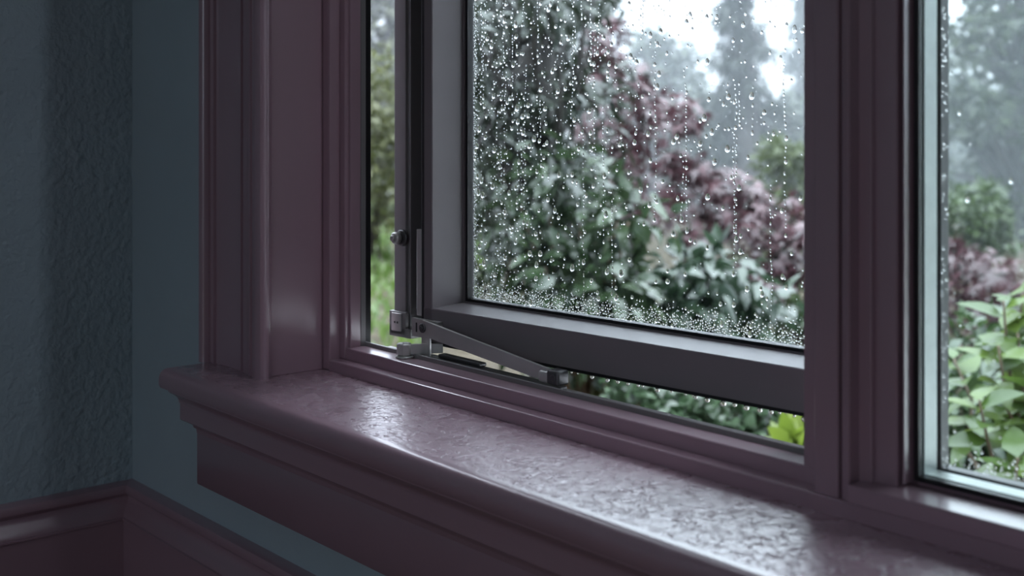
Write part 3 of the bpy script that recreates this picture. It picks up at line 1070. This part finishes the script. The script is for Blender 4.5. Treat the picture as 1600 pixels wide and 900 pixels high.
# --- dark evergreen close to the hinge side, with a dark trunk
cs = []
for _ in range(70):
    cs.append(P3(RNG.uniform(690, 945), RNG.uniform(-140, 470), 4.1 + RNG.uniform(-0.4, 0.5)))
pos, dirs, ups = clumps_to_leaves(cs, RNG.uniform(0.10, 0.17, len(cs)), 60, 0.55, 0.6, 0.7)
tb = ground_under(P3(850, 300, 4.3))
tk = [tb, P3(846, 420, 4.3), P3(842, 250, 4.3), P3(850, 60, 4.3), P3(856, -200, 4.3)]
stems = [(bend(tk[1 + int(RNG.integers(0, 3))], q, 0.03, 4, 0.02), [0.016, 0.011, 0.007, 0.003]) for q in cs]
plant('evergreen_tree', 'dark evergreen with drooping oval leaves and dark trunk near the hinge side', 'tree', tb, 'long', pos, dirs, ups, 0.065 * RNG.uniform(0.7, 1.2, len(pos)),
      ((0.018, 0.032, 0.018), (0.045, 0.07, 0.035)), stems, 300, rough=0.28, trans=0.2, trunk=(tk, [0.055, 0.05, 0.045, 0.04, 0.03]), spec=0.8)

# --- shrubs under and beside them
shrub('broadleaf_shrub', 'mid green shrub with broad wet leaves under the dark evergreen', 'shrub', 900, 420, 3.9, 0.30, 0.34, 60, 30, 'oval', 0.068, ((0.04, 0.075, 0.03), (0.10, 0.155, 0.07)), 220, 0.5, 0.25, 0.3, 0.4, 0.35, spec=0.9)
shrub('broadleaf_shrub', 'blue-green shrub below the weeping maple, just over the sash rail', 'shrub', 1090, 520, 4.0, 0.32, 0.24, 56, 30, 'oval', 0.065, ((0.035, 0.068, 0.036), (0.085, 0.14, 0.08)), 220, 0.45, 0.25, 0.3, 0.4, 0.35, spec=0.9)
shrub('broadleaf_shrub', 'fresh green bush between the weeping maple and the mullion', 'shrub', 1250, 450, 6.0, 0.42, 0.24, 44, 30, 'oval', 0.06, ((0.05, 0.09, 0.03), (0.12, 0.185, 0.06)), 150, 0.3, 0.35, 0.35)
shrub('golden_shrub', 'yellow-green feathery shrub above the weeping maple by the mullion', 'shrub', 1250, 290, 9.0, 0.42, 0.36, 46, 50, 'tiny', 0.07, ((0.07, 0.10, 0.03), (0.16, 0.20, 0.07)), 0, 0.2, 0.5, 0.4)
shrub('low_shrub', 'low blue-green ground shrub seen under the open sash', 'shrub', 1090, 650, 3.3, 0.26, 0.15, 70, 26, 'round', 0.034, ((0.05, 0.10, 0.045), (0.13, 0.21, 0.11)), 260, 0.2, 0.3, 0.3)
shrub('low_shrub', 'olive ground plant seen beside the hinge end block', 'shrub', 960, 615, 3.9, 0.16, 0.08, 30, 18, 'oval', 0.04, ((0.16, 0.20, 0.05), (0.32, 0.36, 0.12)), 140, 0.1)
shrub('lime_plant', 'bright lime green leafy plant seen under the open sash by the mullion', 'plant', 1252, 715, 2.7, 0.06, 0.05, 11, 11, 'oval', 0.07, ((0.18, 0.29, 0.03), (0.34, 0.45, 0.07)), 120, -0.2, 0.35, 0.45)
# --- seen through the fixed light
shrub('dense_bush', 'dense mid green bush low behind the fixed window light', 'shrub', 1560, 660, 3.3, 0.34, 0.28, 90, 30, 'oval', 0.055, ((0.035, 0.075, 0.025), (0.11, 0.18, 0.06)), 260, 0.3, 0.25, 0.3, 0.35, 0.35, spec=0.9)
shrub('conical_bush', 'dark green bush above the red leaves behind the fixed window light', 'shrub', 1515, 350, 8.0, 0.26, 0.30, 40, 46, 'tiny', 0.06, ((0.06, 0.10, 0.03), (0.14, 0.20, 0.07)), 0, 0.2)
cs, sts = [], []
lb = ground_under(P3(1600, 600, 2.3))
lp, ld, lu, ls = [], [], [], []
for px, py, dp in ((1568, 470, 2.2), (1600, 455, 2.25), (1590, 520, 2.2), (1560, 540, 2.15), (1530, 625, 2.1), (1590, 715, 2.0), (1610, 590, 2.1), (1640, 500, 2.2), (1635, 640, 2.1), (1490, 560, 2.5), (1660, 560, 2.2)):
    top = P3(px, py, dp)
    foot = lb + RNG.normal(size=3) * np.array([0.06, 0.06, 0])
    pts = bend(foot, top, 0.02, 7, 0.012)
    sts.append((pts, [0.008, 0.007, 0.006, 0.005, 0.004, 0.003, 0.002]))
    for k in range(15):
        t = 0.62 + 0.38 * (k / 14) ** 0.8
        f_ = t * 6
        i = min(5, int(f_))
        p = pts[i] + (pts[i + 1] - pts[i]) * (f_ - i)
        a = k * 2.4 + RNG.uniform(-0.3, 0.3)
        lp.append(p)
        ld.append((math.cos(a), math.sin(a), RNG.uniform(0.0, 0.8) if k > 10 else RNG.uniform(-0.5, 0.4)))
        lu.append((RNG.normal() * 0.3, RNG.normal() * 0.3 - 0.25, 1))
        ls.append(0.072 * RNG.uniform(0.75, 1.2))
plant('bright_shrub', 'bright green leafy shrub close outside the fixed window light', 'shrub', lb, 'oval', np.array(lp), np.array(ld, float), np.array(lu, float), np.array(ls),
      ((0.08, 0.15, 0.03), (0.24, 0.34, 0.07)), sts, 230, rough=0.3, trans=0.4, stem_mat='twig', spec=0.6)

# --- beyond the hinge gap
shrub('golden_shrub', 'pale yellow-green shrub seen through the narrow hinge gap', 'shrub', 560, 230, 9.0, 0.6, 0.7, 70, 46, 'tiny', 0.08, ((0.10, 0.125, 0.04), (0.22, 0.24, 0.10)), 0, 0.2, 0.5, 0.4)


# --- misty trees further off
def far_tree(name, label, px, top, bottom, dep, half, n_clump, per, leaf, size, cols, clump, droop=0.3, conifer=False, group='misty trees at the end of the garden'):
    c0, c1 = P3(px, bottom, dep), P3(px, top, dep)
    h = c1[2] - c0[2]
    cs, rads = [], []
    for k in range(n_clump):
        t = RNG.random() if not conifer else (k + RNG.random()) / n_clump
        if conifer:
            wd = half * (1.0 - 0.8 * t) * RNG.uniform(0.25, 1.0) * (0.75 + 0.35 * math.sin(t * 31))
            r_ = clump * (1.0 - 0.55 * t)
        else:
            wd = half * math.sqrt(max(0.02, 1 - (2 * t - 1) ** 2)) * RNG.random() ** 0.5
            r_ = clump * RNG.uniform(0.7, 1.25)
        a = RNG.random() * 2 * math.pi
        cs.append(c0 + np.array([0, 0, h * t]) + RGT * wd * math.cos(a) + FWD * wd * math.sin(a))
        rads.append(r_)
    pos, dirs, ups = clumps_to_leaves(cs, rads, per, droop, 0.6, 0.55 if conifer else 0.75)
    g = ground_under(c0)
    tk = [g, g + np.array([0.05, 0, (c0[2] - GZ) * 0.6 + 0.1]), c0 + np.array([0, 0, h * 0.4]), c0 + np.array([0, 0, h * 0.97])]
    rt = 0.05 + 0.012 * dep
    stems = [(bend(tk[2] if q[2] > tk[2][2] else tk[1], q, 0.1, 4, 0.05), [rt * 0.35, rt * 0.25, rt * 0.15, 0.01]) for q in cs[::2]]
    if conifer:
        stems = [(bend(np.array([g[0], g[1], q[2] + 0.2]), q, 0.02, 3, 0.02), [rt * 0.25, rt * 0.15, 0.01]) for q in cs[::2]]
    return plant(name, label, 'tree', g, leaf, pos, dirs, ups, size * RNG.uniform(0.7, 1.3, len(pos)), cols, stems, 0, group, 0.45, 0.25, trunk=(tk, [rt, rt * 0.9, rt * 0.6, rt * 0.15]))


GREY = ((0.05, 0.075, 0.045), (0.11, 0.14, 0.08))
far_tree('rounded_tree', 'rounded misty tree behind the top of the weeping maple', 1030, 62, 260, 17, 0.62, 60, 60, 'tiny', 0.13, GREY, 0.24)
far_tree('conifer_tree', 'tall misty conifer standing against the sky beside the mullion', 1160, -90, 230, 13, 0.52, 64, 80, 'needle', 0.17, ((0.02, 0.035, 0.025), (0.045, 0.065, 0.04)), 0.145, 0.7, True)
far_tree('conifer_tree', 'dim misty conifer with its top just beside the mullion', 1262, -80, 240, 16, 0.5, 50, 80, 'needle', 0.19, ((0.02, 0.035, 0.025), (0.045, 0.065, 0.04)), 0.22, 0.7, True)
far_tree('rounded_tree', 'pale misty bushy tree at the foot of the tall conifer', 1120, 150, 330, 15, 0.60, 70, 60, 'tiny', 0.11, GREY, 0.22)
far_tree('rounded_tree', 'broad pale misty tree beside the mullion, lower than the conifers', 1225, 165, 340, 14, 0.62, 80, 60, 'tiny', 0.11, GREY, 0.22)
far_tree('airy_tree', 'tall airy misty tree filling the fixed window light', 1590, -160, 340, 11, 0.95, 110, 50, 'tiny', 0.12, ((0.035, 0.055, 0.025), (0.09, 0.12, 0.05)), 0.17)
far_tree('airy_tree', 'slender misty tree between the mullion and the airy tree', 1470, 60, 360, 16, 0.6, 60, 56, 'tiny', 0.13, GREY, 0.22)
far_tree('rounded_tree', 'large dim tree behind the dark evergreen', 810, -150, 420, 12, 1.05, 110, 60, 'tiny', 0.13, ((0.03, 0.05, 0.025), (0.075, 0.1, 0.05)), 0.3)
far_tree('rounded_tree', 'pale misty tree high in the narrow hinge gap', 610, -60, 300, 15, 0.8, 70, 56, 'tiny', 0.13, ((0.10, 0.12, 0.06), (0.2, 0.22, 0.12)), 0.26)
for i, (px, dep) in enumerate(((520, 24), (900, 27), (1330, 25), (1700, 20))):
    far_tree('distant_tree', ('distant misty tree far beyond the hinge gap', 'distant misty tree far behind the dark evergreen', 'distant misty tree hidden mostly by the mullion', 'distant misty tree at the outer side of the fixed light')[i],
             px, 130, 330, dep, 1.9, 90, 50, 'tiny', 0.24, GREY, 0.42)

# --- lawn beyond the beds, grown as blades
k = 16000
gx = RNG.uniform(-16, -3.2, k)
gy = RNG.uniform(2.2, 9.0, k)
keep = gy < 0.3 + (-gx) * 0.85
gx, gy = gx[keep], gy[keep]
k = len(gx)
T, F = LEAF['needle']
gpos = np.stack([gx, gy, np.full(k, GZ - 0.01)], 1)
gd = np.stack([RNG.normal(size=k) * 0.5, RNG.normal(size=k) * 0.5, np.ones(k)], 1)
d_, s_, u_ = frames(gd, RNG.normal(size=(k, 3)) + np.array([1.0, 0, 0]))
gs = 0.10 * RNG.uniform(0.7, 1.4, k)
gb = np.array([gx.mean(), gy.mean(), GZ])
wv = (T[None, :, 0:1] * d_[:, None] + T[None, :, 1:2] * s_[:, None] * 2.2 + T[None, :, 2:3] * u_[:, None]) * gs[:, None, None] + (gpos - gb)[:, None]
me = np_mesh('lawn_grass', wv.reshape(-1, 3), (F[None] + (np.arange(k) * len(T))[:, None, None]).reshape(-1, 3), True)
o = link('lawn_grass', me, leafmat('lawn_blades', (0.10, 0.19, 0.03), (0.20, 0.31, 0.07), 0.5, 0.35))
o.location = (gb[0], gb[1], gb[2] + ZO)
tag(o, 'fresh green lawn grass seen low through the hinge gap', 'grass', None, 'stuff')

# --- drifting rain mist over the garden
m, nt, out = new_mat('rain_mist')
vs_ = N(nt, 'ShaderNodeVolumeScatter', Density=0.035, Anisotropy=0.0, Color=(0.66, 0.695, 0.74, 1))
nt.links.new(vs_.outputs[0], out.inputs['Volume'])
hz = MB().box((-30.0, 6.0, GZ - 0.1), (10.0, 42.0, 5.0)).build('haze', m)
tag(hz, 'pale rain mist hanging over the far end of the garden', 'mist', None, 'stuff')
